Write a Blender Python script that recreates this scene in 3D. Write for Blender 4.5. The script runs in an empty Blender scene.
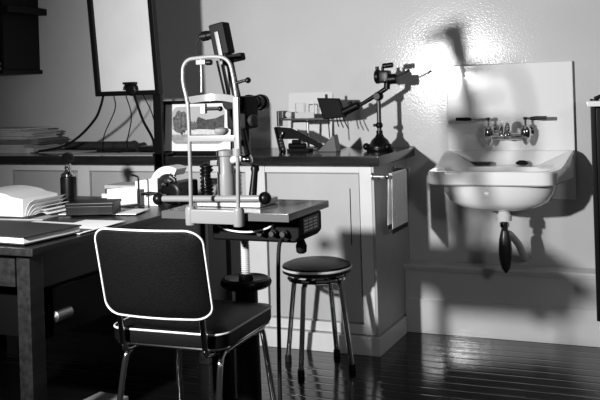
import bpy, bmesh, math, random
from mathutils import Vector, Matrix
random.seed(4)
PI = math.pi
SC = bpy.context.scene
COL = SC.collection

# ------------------------------------------------------------------ camera, world, lights, exposure
cam_d = bpy.data.cameras.new('camera')
cam_d.sensor_fit = 'HORIZONTAL'; cam_d.sensor_width = 36.0
cam_d.lens = 36.0 * 900.0 / 600.0
cam_d.shift_x = 0.0
cam_d.clip_start = 0.05
YAW = math.radians(23.4); ROLL = math.atan(0.0316); EYE = 1.236
cam = bpy.data.objects.new('camera', cam_d); COL.objects.link(cam)
_f = Vector((-math.sin(YAW), math.cos(YAW), 0)); _r = Vector((math.cos(YAW), math.sin(YAW), 0)); _u = Vector((0, 0, 1))
_cx = _r * math.cos(ROLL) - _u * math.sin(ROLL)
_cy = _r * math.sin(ROLL) + _u * math.cos(ROLL)
M = Matrix.Identity(4)
for i in range(3):
    M[i][0] = _cx[i]; M[i][1] = _cy[i]; M[i][2] = -_f[i]
M[2][3] = EYE
cam.matrix_world = M
cam_d.shift_y = -111.0 / 600.0
SC.camera = cam

w = bpy.data.worlds.new('room_ambience'); SC.world = w; w.use_nodes = True
bg = w.node_tree.nodes['Background']
bg.inputs[0].default_value = (1, 1, 1, 1); bg.inputs[1].default_value = 0.045

def lamp_obj(name, kind, loc, target, energy, **kw):
    d = bpy.data.lights.new(name, kind); d.energy = energy
    for k, v in kw.items(): setattr(d, k, v)
    o = bpy.data.objects.new(name, d); COL.objects.link(o)
    o.location = loc
    o.rotation_euler = (Vector(target) - Vector(loc)).to_track_quat('-Z', 'Y').to_euler()
    return o
# the photographer's lamp on the left, the weaker one on the right, a weak high fill
KEY = (-1.92, 1.0, 1.38)
lamp_obj('key_lamp', 'SPOT', KEY, (-0.65, 4.46, 0.85), 490, spot_size=math.radians(112), spot_blend=0.9, shadow_soft_size=0.055)
lamp_obj('second_lamp', 'SPOT', (1.5, 0.8, 1.75), (-1.0, 4.4, 0.8), 60, spot_size=math.radians(60), spot_blend=0.9, shadow_soft_size=0.20)
lamp_obj('ceiling_fill', 'AREA', (-1.0, 2.6, 3.2), (-1.0, 3.6, 0.0), 3, shape='RECTANGLE', size=2.0, size_y=1.2)

SC.view_settings.view_transform = 'Standard'
SC.view_settings.look = 'None'
SC.view_settings.exposure = 0.0
SC.view_settings.gamma = 1.0
SC.view_settings.use_curve_mapping = False

# ------------------------------------------------------------------ materials
def mat(name, v, rough=0.5, metal=0.0, var=0.0, vscale=8.0, bump=0.0, bscale=60.0, spec=0.5, coat=0.0, vstretch=(1, 1, 1)):
    m = bpy.data.materials.new(name); m.use_nodes = True
    nt = m.node_tree; b = nt.nodes['Principled BSDF']
    b.inputs['Base Color'].default_value = (v, v, v, 1)
    b.inputs['Roughness'].default_value = rough; b.inputs['Metallic'].default_value = metal
    b.inputs['Specular IOR Level'].default_value = spec
    b.inputs['Coat Weight'].default_value = coat; b.inputs['Coat Roughness'].default_value = 0.12
    tc = None
    if var or bump:
        tc = nt.nodes.new('ShaderNodeTexCoord')
        mp = nt.nodes.new('ShaderNodeMapping'); mp.inputs['Scale'].default_value = vstretch
        nt.links.new(tc.outputs['Object'], mp.inputs[0])
    if var:
        n = nt.nodes.new('ShaderNodeTexNoise'); n.inputs['Scale'].default_value = vscale; n.inputs['Detail'].default_value = 6
        nt.links.new(mp.outputs[0], n.inputs['Vector'])
        r = nt.nodes.new('ShaderNodeMapRange'); r.inputs[1].default_value = 0.3; r.inputs[2].default_value = 0.7
        r.inputs[3].default_value = v * (1 - var); r.inputs[4].default_value = v * (1 + var)
        nt.links.new(n.outputs['Fac'], r.inputs[0]); nt.links.new(r.outputs[0], b.inputs['Base Color'])
    if bump:
        n2 = nt.nodes.new('ShaderNodeTexNoise'); n2.inputs['Scale'].default_value = bscale; n2.inputs['Detail'].default_value = 3
        nt.links.new(mp.outputs[0], n2.inputs['Vector'])
        bp = nt.nodes.new('ShaderNodeBump'); bp.inputs['Strength'].default_value = bump; bp.inputs['Distance'].default_value = 0.004
        nt.links.new(n2.outputs['Fac'], bp.inputs['Height']); nt.links.new(bp.outputs[0], b.inputs['Normal'])
    return m

WALL = mat('glossy_wall_paint', 0.50, 0.15, spec=0.32, var=0.04, vscale=3, bump=0.13, bscale=130)
PLINTH = mat('wall_base_paint', 0.52, 0.13, var=0.05, vscale=5, bump=0.1, bscale=30)
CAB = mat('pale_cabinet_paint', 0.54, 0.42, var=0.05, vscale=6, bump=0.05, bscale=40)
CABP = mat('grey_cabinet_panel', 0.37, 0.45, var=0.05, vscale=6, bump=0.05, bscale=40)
CABE = mat('grey_cabinet_end', 0.36, 0.45, var=0.06, vscale=6, bump=0.05, bscale=40)
TOPM = mat('dark_worktop', 0.012, 0.14, var=0.4, vscale=5, vstretch=(1, 8, 8))
DESK = mat('dark_desk_wood', 0.012, 0.35, var=0.5, vscale=6, bump=0.1, bscale=20, vstretch=(8, 1, 8))
VINYL = mat('black_vinyl', 0.0018, 0.5, spec=0.16, var=0.5, vscale=160, bump=0.35, bscale=300)
VINYLS = mat('black_vinyl_seat', 0.002, 0.4, spec=0.2, bump=0.2, bscale=200)
PIPE = mat('white_piping', 0.48, 0.35)
CHROME = mat('chrome', 0.62, 0.08, 1.0)
DULLM = mat('dull_metal', 0.35, 0.35, 1.0)
DARKM = mat('dark_metal', 0.05, 0.35, 0.6)
BLACK = mat('black_enamel', 0.003, 0.34, spec=0.18)
BLACKM = mat('matt_black', 0.002, 0.6, spec=0.1)
SHELFM = mat('dark_stained_shelf', 0.004, 0.5, spec=0.2)
WHITEE = mat('white_enamel', 0.72, 0.25)
GREYE = mat('grey_enamel', 0.45, 0.3)
SLW = mat('cream_enamel', 0.17, 0.25)
GREYD = mat('grey_edge_strip', 0.05, 0.35)
PORC = mat('porcelain', 0.74, 0.09, coat=0.4)
PAPER = mat('white_paper', 0.80, 0.8, var=0.03, vscale=20)
PAPERC = mat('cream_card', 0.58, 0.8)
PAPERG = mat('grey_paper', 0.42, 0.8, var=0.15, vscale=20)
PAPERD = mat('dark_paper', 0.13, 0.7, var=0.3, vscale=20)
COVER = mat('dark_book_cover', 0.02, 0.5, var=0.3, vscale=30)
TOWEL = mat('towel_cloth', 0.88, 0.95, var=0.10, vscale=90, bump=0.5, bscale=160)
TOWELB = mat('towel_dark_hem', 0.05, 0.95)
SCREEN = mat('matt_screen', 0.55, 0.7, var=0.06, vscale=4)
RUBBER = mat('black_rubber', 0.006, 0.7, spec=0.2)
GLASSG = mat('grey_glass', 0.012, 0.12)
BOARD = mat('grey_board', 0.2, 0.7, var=0.2, vscale=10)
PIC_SKY = mat('print_light_grey', 0.42, 0.6, var=0.08, vscale=10)
PIC_TREE = mat('print_foliage', 0.10, 0.6, var=0.95, vscale=70)
PIC_DARK = mat('print_dark_hill', 0.05, 0.6, var=0.6, vscale=60)
PIC_POND = mat('print_pond', 0.30, 0.6, var=0.35, vscale=30, vstretch=(1, 1, 4))
PIC_PALE = mat('print_pale', 0.6, 0.6, var=0.2, vscale=60)

def floor_material():
    m = mat('dark_floor_boards', 0.012, 0.2, spec=0.4)
    nt = m.node_tree; b = nt.nodes['Principled BSDF']
    tc = nt.nodes.new('ShaderNodeTexCoord'); sp = nt.nodes.new('ShaderNodeSeparateXYZ')
    nt.links.new(tc.outputs['Object'], sp.inputs[0])
    mu = nt.nodes.new('ShaderNodeMath'); mu.operation = 'DIVIDE'; mu.inputs[1].default_value = 0.085
    nt.links.new(sp.outputs['Y'], mu.inputs[0])
    fr = nt.nodes.new('ShaderNodeMath'); fr.operation = 'FRACT'; nt.links.new(mu.outputs[0], fr.inputs[0])
    pp = nt.nodes.new('ShaderNodeMath'); pp.operation = 'PINGPONG'; pp.inputs[1].default_value = 0.5
    nt.links.new(fr.outputs[0], pp.inputs[0])
    rg = nt.nodes.new('ShaderNodeMapRange'); rg.inputs[1].default_value = 0.0; rg.inputs[2].default_value = 0.12
    rg.interpolation_type = 'SMOOTHSTEP'
    nt.links.new(pp.outputs[0], rg.inputs[0])
    mp = nt.nodes.new('ShaderNodeMapping'); mp.inputs['Scale'].default_value = (1.2, 14, 1)
    nt.links.new(tc.outputs['Object'], mp.inputs[0])
    n = nt.nodes.new('ShaderNodeTexNoise'); n.inputs['Scale'].default_value = 3; n.inputs['Detail'].default_value = 5
    nt.links.new(mp.outputs[0], n.inputs['Vector'])
    ad = nt.nodes.new('ShaderNodeMath'); ad.operation = 'MULTIPLY_ADD'; ad.inputs[1].default_value = 0.7
    nt.links.new(n.outputs['Fac'], ad.inputs[0]); nt.links.new(rg.outputs[0], ad.inputs[2])
    bp = nt.nodes.new('ShaderNodeBump'); bp.inputs['Strength'].default_value = 0.25; bp.inputs['Distance'].default_value = 0.003
    nt.links.new(ad.outputs[0], bp.inputs['Height']); nt.links.new(bp.outputs[0], b.inputs['Normal'])
    cr = nt.nodes.new('ShaderNodeMapRange'); cr.inputs[3].default_value = 0.002; cr.inputs[4].default_value = 0.010
    nt.links.new(n.outputs['Fac'], cr.inputs[0]); nt.links.new(cr.outputs[0], b.inputs['Base Color'])
    rr = nt.nodes.new('ShaderNodeMapRange'); rr.inputs[3].default_value = 0.08; rr.inputs[4].default_value = 0.17
    nt.links.new(n.outputs['Fac'], rr.inputs[0]); nt.links.new(rr.outputs[0], b.inputs['Roughness'])
    return m
FLOOR = floor_material()

# ------------------------------------------------------------------ mesh helpers (all in room coordinates)
class MB:
    def __init__(s): s.b = bmesh.new(); s.mi = 0
    def face(s, vs):
        try:
            f = s.b.faces.new(vs); f.material_index = s.mi; return f
        except ValueError: return None
    def box(s, x0, x1, y0, y1, z0, z1, bev=0.0, mtx=None, seg=2):
        t = bmesh.new()
        bmesh.ops.create_cube(t, size=1.0)
        for v in t.verts:
            v.co = Vector((x0 + (v.co.x + .5) * (x1 - x0), y0 + (v.co.y + .5) * (y1 - y0), z0 + (v.co.z + .5) * (z1 - z0)))
        if bev: bmesh.ops.bevel(t, geom=list(t.edges), offset=bev, segments=seg, affect='EDGES', profile=0.6)
        return s.merge(t, mtx)
    def merge(s, t, mtx=None):
        mp = {}
        for v in t.verts: mp[v] = s.b.verts.new(mtx @ v.co if mtx else v.co)
        for f in t.faces:
            g = s.face([mp[v] for v in f.verts])
            if g and f.material_index: g.material_index = f.material_index
        t.free(); return s
    def loft(s, loops, closed=True, cap0=True, cap1=True):
        L = [[s.b.verts.new(Vector(p)) for p in lp] for lp in loops]
        n = len(L[0])
        for a, c in zip(L, L[1:]):
            for i in range(n if closed else n - 1):
                j = (i + 1) % n
                s.face([a[i], a[j], c[j], c[i]])
        if cap0: s.face(list(reversed(L[0])))
        if cap1: s.face(L[-1])
        return s
    def tube(s, pts, rad, n=10, cyclic=False, caps=True):
        pts = [Vector(p) for p in pts]; k = len(pts)
        rads = rad if isinstance(rad, (list, tuple)) else [rad] * k
        tg = []
        for i in range(k):
            a = pts[i - 1] if (i > 0 or cyclic) else pts[i]
            c = pts[(i + 1) % k] if (i < k - 1 or cyclic) else pts[i]
            d = (c - a); tg.append(d.normalized() if d.length > 1e-9 else Vector((0, 0, 1)))
        up = Vector((0, 0, 1)) if abs(tg[0].z) < 0.9 else Vector((1, 0, 0))
        nv = (up - tg[0] * up.dot(tg[0])).normalized()
        loops = []
        for i in range(k):
            nv = (nv - tg[i] * nv.dot(tg[i])).normalized(); bv = tg[i].cross(nv)
            loops.append([pts[i] + (nv * math.cos(2 * PI * q / n) + bv * math.sin(2 * PI * q / n)) * rads[i] for q in range(n)])
        if cyclic: loops.append(loops[0]); return s.loft(loops, True, False, False)
        return s.loft(loops, True, caps, caps)
    def lathe(s, prof, org, axis=(0, 0, 1), n=24):
        ax = Vector(axis).normalized(); org = Vector(org)
        up = Vector((1, 0, 0)) if abs(ax.x) < 0.9 else Vector((0, 1, 0))
        u = (up - ax * up.dot(ax)).normalized(); v = ax.cross(u)
        return s.loft([[org + ax * h + (u * math.cos(2 * PI * q / n) + v * math.sin(2 * PI * q / n)) * max(r, 1e-4) for q in range(n)] for r, h in prof])
    def cyl(s, a, b, r, n=16, bev=0.0, r2=None):
        a = Vector(a); b = Vector(b); h = (b - a).length; r2 = r if r2 is None else r2
        if bev: return s.lathe([(r - bev, 0), (r, bev), (r2, h - bev), (r2 - bev, h)], a, b - a, n)
        return s.lathe([(r, 0), (r2, h)], a, b - a, n)
    def ball(s, c, r, n=16, sc=(1, 1, 1)):
        k = 8
        c = Vector(c)
        return s.loft([[c + Vector((r * math.sin(PI * (i + .03) / (k + .06)) * math.cos(2 * PI * q / n) * sc[0],
                                    r * math.sin(PI * (i + .03) / (k + .06)) * math.sin(2 * PI * q / n) * sc[1],
                                    -r * math.cos(PI * (i + .03) / (k + .06)) * sc[2])) for q in range(n)] for i in range(k + 1)])
    def prism(s, poly, d):
        d = Vector(d)
        return s.loft([[Vector(p) for p in poly], [Vector(p) + d for p in poly]])
    def build(s, name, m, parent=None, bevel=0.0, smooth=True):
        bmesh.ops.recalc_face_normals(s.b, faces=list(s.b.faces))
        me = bpy.data.meshes.new(name)
        o = bpy.data.objects.new(name, me); COL.objects.link(o)
        off = Vector((0, 0, 0))
        if parent is not None:
            o.parent = parent
            off = ROOTLOC.get(parent.name, off)
            ROOTLOC[o.name] = off
        else:
            lo = [min(v.co[i] for v in s.b.verts) for i in range(3)]; hi = [max(v.co[i] for v in s.b.verts) for i in range(3)]
            off = Vector(((lo[0] + hi[0]) / 2, (lo[1] + hi[1]) / 2, lo[2])); o.location = off
            ROOTLOC[o.name] = off
        bmesh.ops.translate(s.b, verts=list(s.b.verts), vec=-off)
        s.b.to_mesh(me); s.b.free()
        for mm in (m if isinstance(m, (list, tuple)) else [m]): me.materials.append(mm)
        if smooth:
            for p in me.polygons: p.use_smooth = True
            me.set_sharp_from_angle(angle=math.radians(38))
        wn = o.modifiers.new('normals', 'WEIGHTED_NORMAL'); wn.keep_sharp = True
        if bevel:
            bv = o.modifiers.new('edge', 'BEVEL'); bv.width = bevel; bv.segments = 2; bv.limit_method = 'ANGLE'
        return o
ROOTLOC = {}

def tag(o, label, cat, group=None, kind=None):
    o['label'] = label; o['category'] = cat
    if group: o['group'] = group
    if kind: o['kind'] = kind
    return o
def thing(name, loc, label, cat, group=None):
    o = bpy.data.objects.new(name, None); COL.objects.link(o); o.location = loc
    o.empty_display_size = 0.05
    ROOTLOC[o.name] = Vector(loc)
    return tag(o, label, cat, group)
def struct(o):
    o['kind'] = 'structure'; return o
def sub(o, label): o['label'] = label; return o

def rrect(cx, cy, hx, hy, r, k=6):
    out = []
    for qx, qy, a0 in ((1, 1, 0), (-1, 1, 90), (-1, -1, 180), (1, -1, 270)):
        for i in range(k + 1):
            a = math.radians(a0 + 90 * i / k)
            out.append((cx + qx * (hx - r) + r * math.cos(a), cy + qy * (hy - r) + r * math.sin(a)))
    return out
def arc_pts(c, u, v, r, a0, a1, k=8):
    c = Vector(c); u = Vector(u); v = Vector(v)
    return [c + (u * math.cos(math.radians(a0 + (a1 - a0) * i / k)) + v * math.sin(math.radians(a0 + (a1 - a0) * i / k))) * r for i in range(k + 1)]
def rot_about(c, axis, deg):
    return Matrix.Translation(Vector(c)) @ Matrix.Rotation(math.radians(deg), 4, axis) @ Matrix.Translation(-Vector(c))
def smooth_path(pts, k=5):
    pts = [Vector(p) for p in pts]; out = []
    P = [pts[0] * 2 - pts[1]] + pts + [pts[-1] * 2 - pts[-2]]
    for i in range(1, len(P) - 2):
        for j in range(k):
            t = j / k; a, b, c, d = P[i - 1], P[i], P[i + 1], P[i + 2]
            out.append(0.5 * ((2 * b) + (c - a) * t + (2 * a - 5 * b + 4 * c - d) * t * t + (3 * b - a - 3 * c + d) * t ** 3))
    return out + [pts[-1]]

def dense(poly, step):
    out = []
    for i in range(len(poly)):
        a = Vector(poly[i]); c = Vector(poly[(i + 1) % len(poly)]); n = max(1, int(round((c - a).length / step)))
        for k in range(n): out.append(tuple(a + (c - a) * (k / n)))
    return out
YW = 4.46      # back wall
# ------------------------------------------------------------------ the room
struct(MB().box(-6.0, 3.0, -1.5, YW + .1, -0.1, 0.0).build('floor', FLOOR))
struct(MB().box(-6.0, 3.0, YW, YW + .15, 0.0, 3.4).build('wall_back', WALL))
t = MB().box(-1.343, 3.0, 4.355, YW, 0.0, 0.335)
struct(t.build('baseboard_back', PLINTH, bevel=.003))
t = MB().box(-1.343, 3.0, 4.338, YW, 0.325, 0.342, .004).box(-1.343, 3.0, 4.346, 4.36, 0.312, 0.325, .003)
struct(t.build('trim_1', PLINTH))
t = MB().box(-1.343, 3.0, 4.345, 4.356, 0.0, 0.172, .004)
struct(t.build('trim_2', PLINTH))

# ------------------------------------------------------------------ base cabinet and worktop
CX0, CX1, CYF = -4.9, -1.343, 3.925
cab = thing('base_cabinet', ((CX0 + CX1) / 2, 4.2, 0), 'long pale panelled base cabinet under the dark worktop along the wall', 'cabinet')
MB().box(CX0, CX1 - .012, CYF + .028, YW - .002, 0.09, 0.873).build('carcass', CABP, cab)
MB().box(CX1 - .012, CX1, CYF, YW - .002, 0.09, 0.873, .002).build('end_panel', CABE, cab)
for a, b2 in ((-4.9, -4.80), (-3.56, -3.445), (-3.005, -2.93), (-2.005, -1.90), (-1.415, -1.343 - .0125)):
    MB().box(a, b2, CYF, CYF + .03, 0.09, 0.873, .003).build('stile', CAB, cab)
for a, b2 in ((-4.80, -3.56), (-3.445, -3.005), (-2.93, -2.005), (-1.90, -1.415)):
    MB().box(a, b2, CYF + .002, CYF + .03, 0.838, 0.873, .003).build('rail', CAB, cab)
    MB().box(a, b2, CYF + .002, CYF + .03, 0.09, 0.135, .003).build('rail', CAB, cab)
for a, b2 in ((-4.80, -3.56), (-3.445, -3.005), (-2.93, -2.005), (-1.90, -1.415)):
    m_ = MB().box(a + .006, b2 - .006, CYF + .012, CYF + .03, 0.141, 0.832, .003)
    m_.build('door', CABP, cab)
m_ = MB().box(CX0, CX1 - .02, CYF - .02, CYF + .03, 0.0, 0.085, .004).box(CX1 - .02, CX1 + .012, CYF - .02, 4.33, 0.0, 0.085, .004)
m_.build('skirting', CAB, cab)
sub(MB().box(-1.468, -1.464, CYF + .0105, CYF + .013, 0.50, 0.765).build('crack', BLACKM, cab), 'thin dark vertical crack in the panel')
tag(MB().box(-4.95, -1.30, 3.875, YW - .002, 0.875, 0.92, .004).build('worktop', TOPM), 'long dark polished worktop on the pale cabinet', 'worktop')

# towel rail and towel on the cabinet end
tr = thing('towel_rail', (-1.343, 3.95, .82), 'small chrome towel rail screwed to the end of the cabinet', 'rail')
MB().cyl((-1.275, 3.80, .826), (-1.275, 4.26, .826), .005, 12).build('rod', CHROME, tr)
for y in (3.90, 4.23):
    MB().lathe([(.018, 0), (.018, .006), (.008, .01), (.007, .068), (.012, .069), (.012, .078)], (-1.3425, y, .826), (1, 0, 0), 16).build('bracket', DULLM, tr)
def towel_part(y0, y1, zt, zb):
    N = 28
    prof = []
    # cross-section in (x,z): front drop, over the rod, rear drop
    for i in range(13): prof.append((-1.2675, zb + (zt - zb) * i / 12, i / 12))
    for i in range(1, 6):
        a = PI * i / 6; prof.append((-1.275 + .0075 * math.cos(a), zt + .0075 * math.sin(a), 1))
    for i in range(13): prof.append((-1.2825, zt - (zt - zb - .02) * i / 12, 1 - i / 12))
    b = bmesh.new(); rows = []
    for k in range(N + 1):
        t_ = k / N; row = []
        for (x, z, f) in prof:
            down = 1 - f
            wob = .0035 * math.sin(t_ * 19 + 1.3) * (0.35 + down) + .0015 * math.sin(t_ * 41) * down
            spread = 1 + .05 * down
            y = (y0 + y1) / 2 + (t_ - .5) * (y1 - y0) * spread - .02 * down
            sx = 1 if x > -1.276 else -1
            row.append(b.verts.new((x + (abs(wob) if sx > 0 else -abs(wob) * .5), y, z)))
        rows.append(row)
    for a, c in zip(rows, rows[1:]):
        for i in range(len(prof) - 1): b.faces.new((a[i], a[i + 1], c[i + 1], c[i])).material_index = 1 if i < 1 or i == len(prof) - 2 else 0
    return b
m_ = MB(); m_.merge(towel_part(3.955, 4.185, .826, .560))
tw = m_.build('towel', [TOWEL, TOWELB]); sd = tw.modifiers.new('thick', 'SOLIDIFY'); sd.thickness = .003; sd.offset = 0
tag(tw, 'pale hand towel with a dark hem hanging over the chrome rail', 'towel')

# ------------------------------------------------------------------ wall basin
sk = thing('wall_basin', (-.81, 4.2, .66), 'white porcelain wall basin with a tall flat splashback on the bare wall', 'sink')
MB().box(-1.120, -.508, 4.436, YW - .001, .668, 1.329, .006).build('splashback', PORC, sk)
def basin():
    b = MB(); N = 64
    def outer(z, inset=0.0):
        # plan: left side square, right front corner cut off; walk N points around
        poly = [(-.505 - inset, 4.437), (-.505 - inset, 4.36), (-.556 - inset, 4.00 + inset), (-1.105 + inset, 4.00 + inset), (-1.128 + inset, 4.05), (-1.128 + inset, 4.437)]
        seg = []; tot = 0
        for i in range(len(poly)):
            a = Vector(poly[i]); c = Vector(poly[(i + 1) % len(poly)]); seg.append((a, c, (c - a).length)); tot += seg[-1][2]
        out = []
        for k in range(N):
            d = tot * k / N
            for a, c, l in seg:
                if d <= l: p = a + (c - a) * (d / l); break
                d -= l
            out.append(Vector((p.x, p.y, z)))
        # relax corners
        for _ in range(2): out = [(out[i - 1] + out[i] * 2 + out[(i + 1) % N]) / 4 for i in range(N)]
        return out
    ref = outer(0)
    def ell(cx, cy, ax, ay, z, p=2.6):
        out = []
        for q in ref:
            a = math.atan2((q.y - cy) / ay, (q.x - cx) / ax)
            c_, s_ = math.cos(a), math.sin(a)
            k = (abs(c_) ** p + abs(s_) ** p) ** (-1 / p)
            out.append(Vector((cx + ax * c_ * k, cy + ay * s_ * k, z)))
        return out
    def wing(p):  # the rim sweeps up to the wall at the back
        t_ = max(0, min(1, (p.y - 4.13) / .28)); q_ = max(0, min(1, (abs(p.x + .815) - .250) / .035)); p.z += .064 * t_ * t_ * (3 - 2 * t_) * q_ * q_ * (3 - 2 * q_); return p
    L = []
    cx, cy = -.825, 4.20
    for ax, z in ((.02, .645), (.10, .649), (.18, .664), (.228, .692), (.252, .730), (.262, .765), (.265, .782)):
        L.append(ell(cx, 4.195, ax, ax * .60 if ax > .05 else .02, z, 2.3))
    L.append(outer(.778, .006)); L.append(outer(.784, .0)); L.append([wing(p) for p in outer(.832, 0)]); L.append([wing(p) for p in outer(.840, .006)])
    L.append([wing(p) for p in outer(.841, .016)])
    for sx, sy, z in ((.245, .125, .836), (.235, .115, .82), (.215, .105, .77), (.16, .085, .705), (.08, .05, .682), (.02, .02, .678)):
        L.append(ell(cx, 4.185, sx, sy, z, 2.8))
    b.loft(L)
    return b
basin().build('bowl', PORC, sk)
m_ = MB()   # low back ledge joining bowl and splashback
m_.prism([(-1.118, 4.437, .836), (-1.118, 4.437, .905), (-1.118, 4.415, .905), (-1.118, 4.395, .836)], (.606, 0, 0))
m_.build('back_ledge', PORC, sk, bevel=.004)
MB().lathe([(.034, 0), (.034, .028), (.028, .034), (.024, .05)], (-.80, 4.17, .600), (0, 0, 1), 24).build('outlet_cup', PORC, sk)
m_ = MB().lathe([(.016, 0), (.016, .05)], (-.80, 4.17, .552)).lathe([(.022, 0), (.022, .018)], (-.80, 4.17, .572), n=8)
m_.build('tailpiece', CHROME, sk)
m_ = MB().lathe([(.006, 0), (.020, .022), (.029, .065), (.031, .108), (.027, .155), (.020, .185), (.017, .195)], (-.80, 4.17, .360), (0, 0, 1), 20)
m_.build('trap', DARKM, sk)
MB().tube(smooth_path([(-.80, 4.18, .54), (-.79, 4.24, .525), (-.765, 4.31, .47), (-.75, 4.37, .40), (-.748, 4.45, .385)]), .017, 12).build('waste_pipe', GREYE, sk)

fa = thing('wall_tap', (-.815, 4.435, .98), 'chrome twin-lever wall tap with long lever handles on the splashback', 'tap')
for x in (-.90, -.724):
    m_ = MB().lathe([(.030, 0), (.030, .006), (.020, .012), (.016, .055)], (x, 4.4355, .995), (0, -1, 0), 20)
    m_.lathe([(.004, -.060), (.012, -.052), (.021, -.030), (.025, -.008), (.025, .014), (.017, .026), (.020, .034), (.010, .040)], (x, 4.37, .995), (0, 0, 1), 20)
    m_.build('valve', CHROME, fa)
    MB().cyl((x, 4.37, 1.02), (x, 4.37, 1.066), .0055).build('stem', CHROME, fa)
m_ = MB().cyl((-.90, 4.37, .976), (-.724, 4.37, .976), .016, 16).ball((-.812, 4.37, .982), .026)
m_.build('crossbar', CHROME, fa)
MB().tube(smooth_path([(-.812, 4.37, .99), (-.812, 4.36, 1.025), (-.812, 4.33, 1.042), (-.812, 4.26, 1.035), (-.812, 4.22, 1.00), (-.812, 4.215, .985)]), [.014] * 20 + [.013, .012, .012, .012, .012, .013], 12).build('spout', CHROME, fa)
for x, x2, tag_ in ((-.90, -1.055, 'l'), (-.724, -.622, 'r')):
    d = 1 if x2 > x else -1
    m_ = MB().lathe([(.011, 0), (.012, .012), (.006, .016)], (x, 4.37, 1.056))
    m_.tube([(x, 4.37, 1.062), (x + d * .05, 4.365, 1.062), (x2 - d * .035, 4.352, 1.063)], [.006, .007, .006], 10)
    lv = m_.build('lever', CHROME, fa)
    MB().tube([(x2 - d * .075, 4.356, 1.062), (x2 - d * .055, 4.354, 1.063), (x2, 4.345, 1.064)], [.007, .0095, .0085], 12).build('grip', BLACK, lv)
# soap dish sits on the back ledge
m_ = MB().loft([[(-.955 + a, 4.362 + b2, z) for a, b2 in rrect(0, 0, hx, hy, .012)] for hx, hy, z in ((.055, .020, .8415), (.068, .026, .852), (.064, .023, .854))])
tag(m_.build('soap_dish', DARKM), 'small shallow dark dish at the back left of the basin rim', 'dish')
m_ = MB().loft([[(-.745 + a, 4.36 + b2, z) for a, b2 in rrect(0, 0, hx, hy, .009)] for hx, hy, z in ((.022, .010, .8415), (.030, .014, .848), (.024, .011, .856), (.012, .006, .862))])
tag(m_.build('plug', RUBBER), 'small black rubber plug lying at the back of the basin rim below the tap', 'plug')

# ------------------------------------------------------------------ dark wall-hung cabinet at the right edge of the frame
gc = thing('display_cabinet', (-.12, 4.3, .0), 'black framed glazed cabinet with a white top at the far right', 'cabinet')
MB().box(-.418, .20, 4.14, 4.334, 1.118, 1.142, .004).build('top', WHITEE, gc)
for x in (-.405, .165):
    MB().box(x, x + .022, 4.15, 4.334, .17, 1.118, .003).build('side_panel', BLACK, gc)
MB().box(-.383, .165, 4.16, 4.334, .17, .20).build('bottom_panel', BLACK, gc)
MB().box(-.383, .165, 4.322, 4.334, .20, 1.118).build('back_panel', BLACKM, gc)
for zz in (.45, .75): MB().box(-.382, .164, 4.18, 4.321, zz, zz + .012).build('shelf', GREYE, gc)
dr = MB().box(-.381, -.355, 4.152, 4.168, .202, 1.112, .002).box(.137, .163, 4.152, 4.168, .202, 1.112, .002).box(-.355, .137, 4.152, 4.168, .202, .23, .002).box(-.355, .137, 4.152, 4.168, 1.08, 1.112, .002).build('door', BLACK, gc)
MB().box(-.355, .137, 4.157, 4.161, .23, 1.08).build('pane', GLASSG, dr)
MB().box(-.395, .19, 4.15, 4.334, .0, .169, .003).build('base', PLINTH, gc)
m_ = MB().cyl((-.395, 4.25, 1.1425), (-.395, 4.25, 1.15), .02, 16).cyl((-.395, 4.25, 1.15), (-.355, 4.25, 1.166), .009, 12)
tag(m_.build('clip', BLACK), 'small black clip lying on the white top of the glazed cabinet', 'clip')

# ------------------------------------------------------------------ open wall shelf unit upper left
ws = thing('wall_shelf_unit', (-3.87, 4.3, 1.37), 'dark open shelf unit hung high on the wall at the upper left', 'shelf')
MB().box(-3.562, -3.54, 4.14, YW - .001, 1.405, 2.15, .002).build('side_panel', SHELFM, ws)
MB().box(-4.25, -4.228, 4.14, YW - .001, 1.405, 2.15, .002).build('side_panel', SHELFM, ws)
MB().box(-4.228, -3.562, 4.44, YW - .001, 1.405, 2.15).build('back_panel', BLACKM, ws)
MB().box(-4.26, -3.52, 4.11, YW - .001, 1.378, 1.404, .005).build('shelf', SHELFM, ws)
MB().box(-4.26, -3.475, 4.11, YW - .001, 1.735, 1.775, .004).build('shelf', SHELFM, ws)
MB().box(-4.26, -3.52, 4.12, YW - .001, 2.151, 2.175, .004).build('shelf', SHELFM, ws)
for i, (x0, x1, y0, y1, z0, z1, m, lb) in enumerate([
    (-3.86, -3.575, 4.14, 4.38, 1.4045, 1.418, PAPERG, 'grey paper folder lowest in the pile on the wall shelf'),
    (-3.85, -3.59, 4.15, 4.39, 1.4185, 1.434, COVER, 'thin black book in the middle of the wall shelf pile'),
    (-3.84, -3.60, 4.16, 4.39, 1.4345, 1.447, PAPERG, 'grey folder topmost of the wall shelf pile')]):
    tag(MB().box(x0, x1, y0, y1, z0, z1, .002).build('folder', m), lb, 'folder', 'folders piled in the wall shelf')
tag(MB().lathe([(.03, 0), (.032, .01), (.032, .07), (.022, .085), (.015, .095), (.015, .11)], (-3.98, 4.22, 1.4045)).build('jar', GLASSG), 'small grey jar at the left on the wall shelf', 'jar')

for o in [q for q in COL.objects if q.parent is None and (q.name.startswith('wall_shelf_unit') or q.name.startswith('jar') or (q.name.startswith('folder') and q.location.z > 1.3))]:
    o.location.x -= .13

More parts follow.
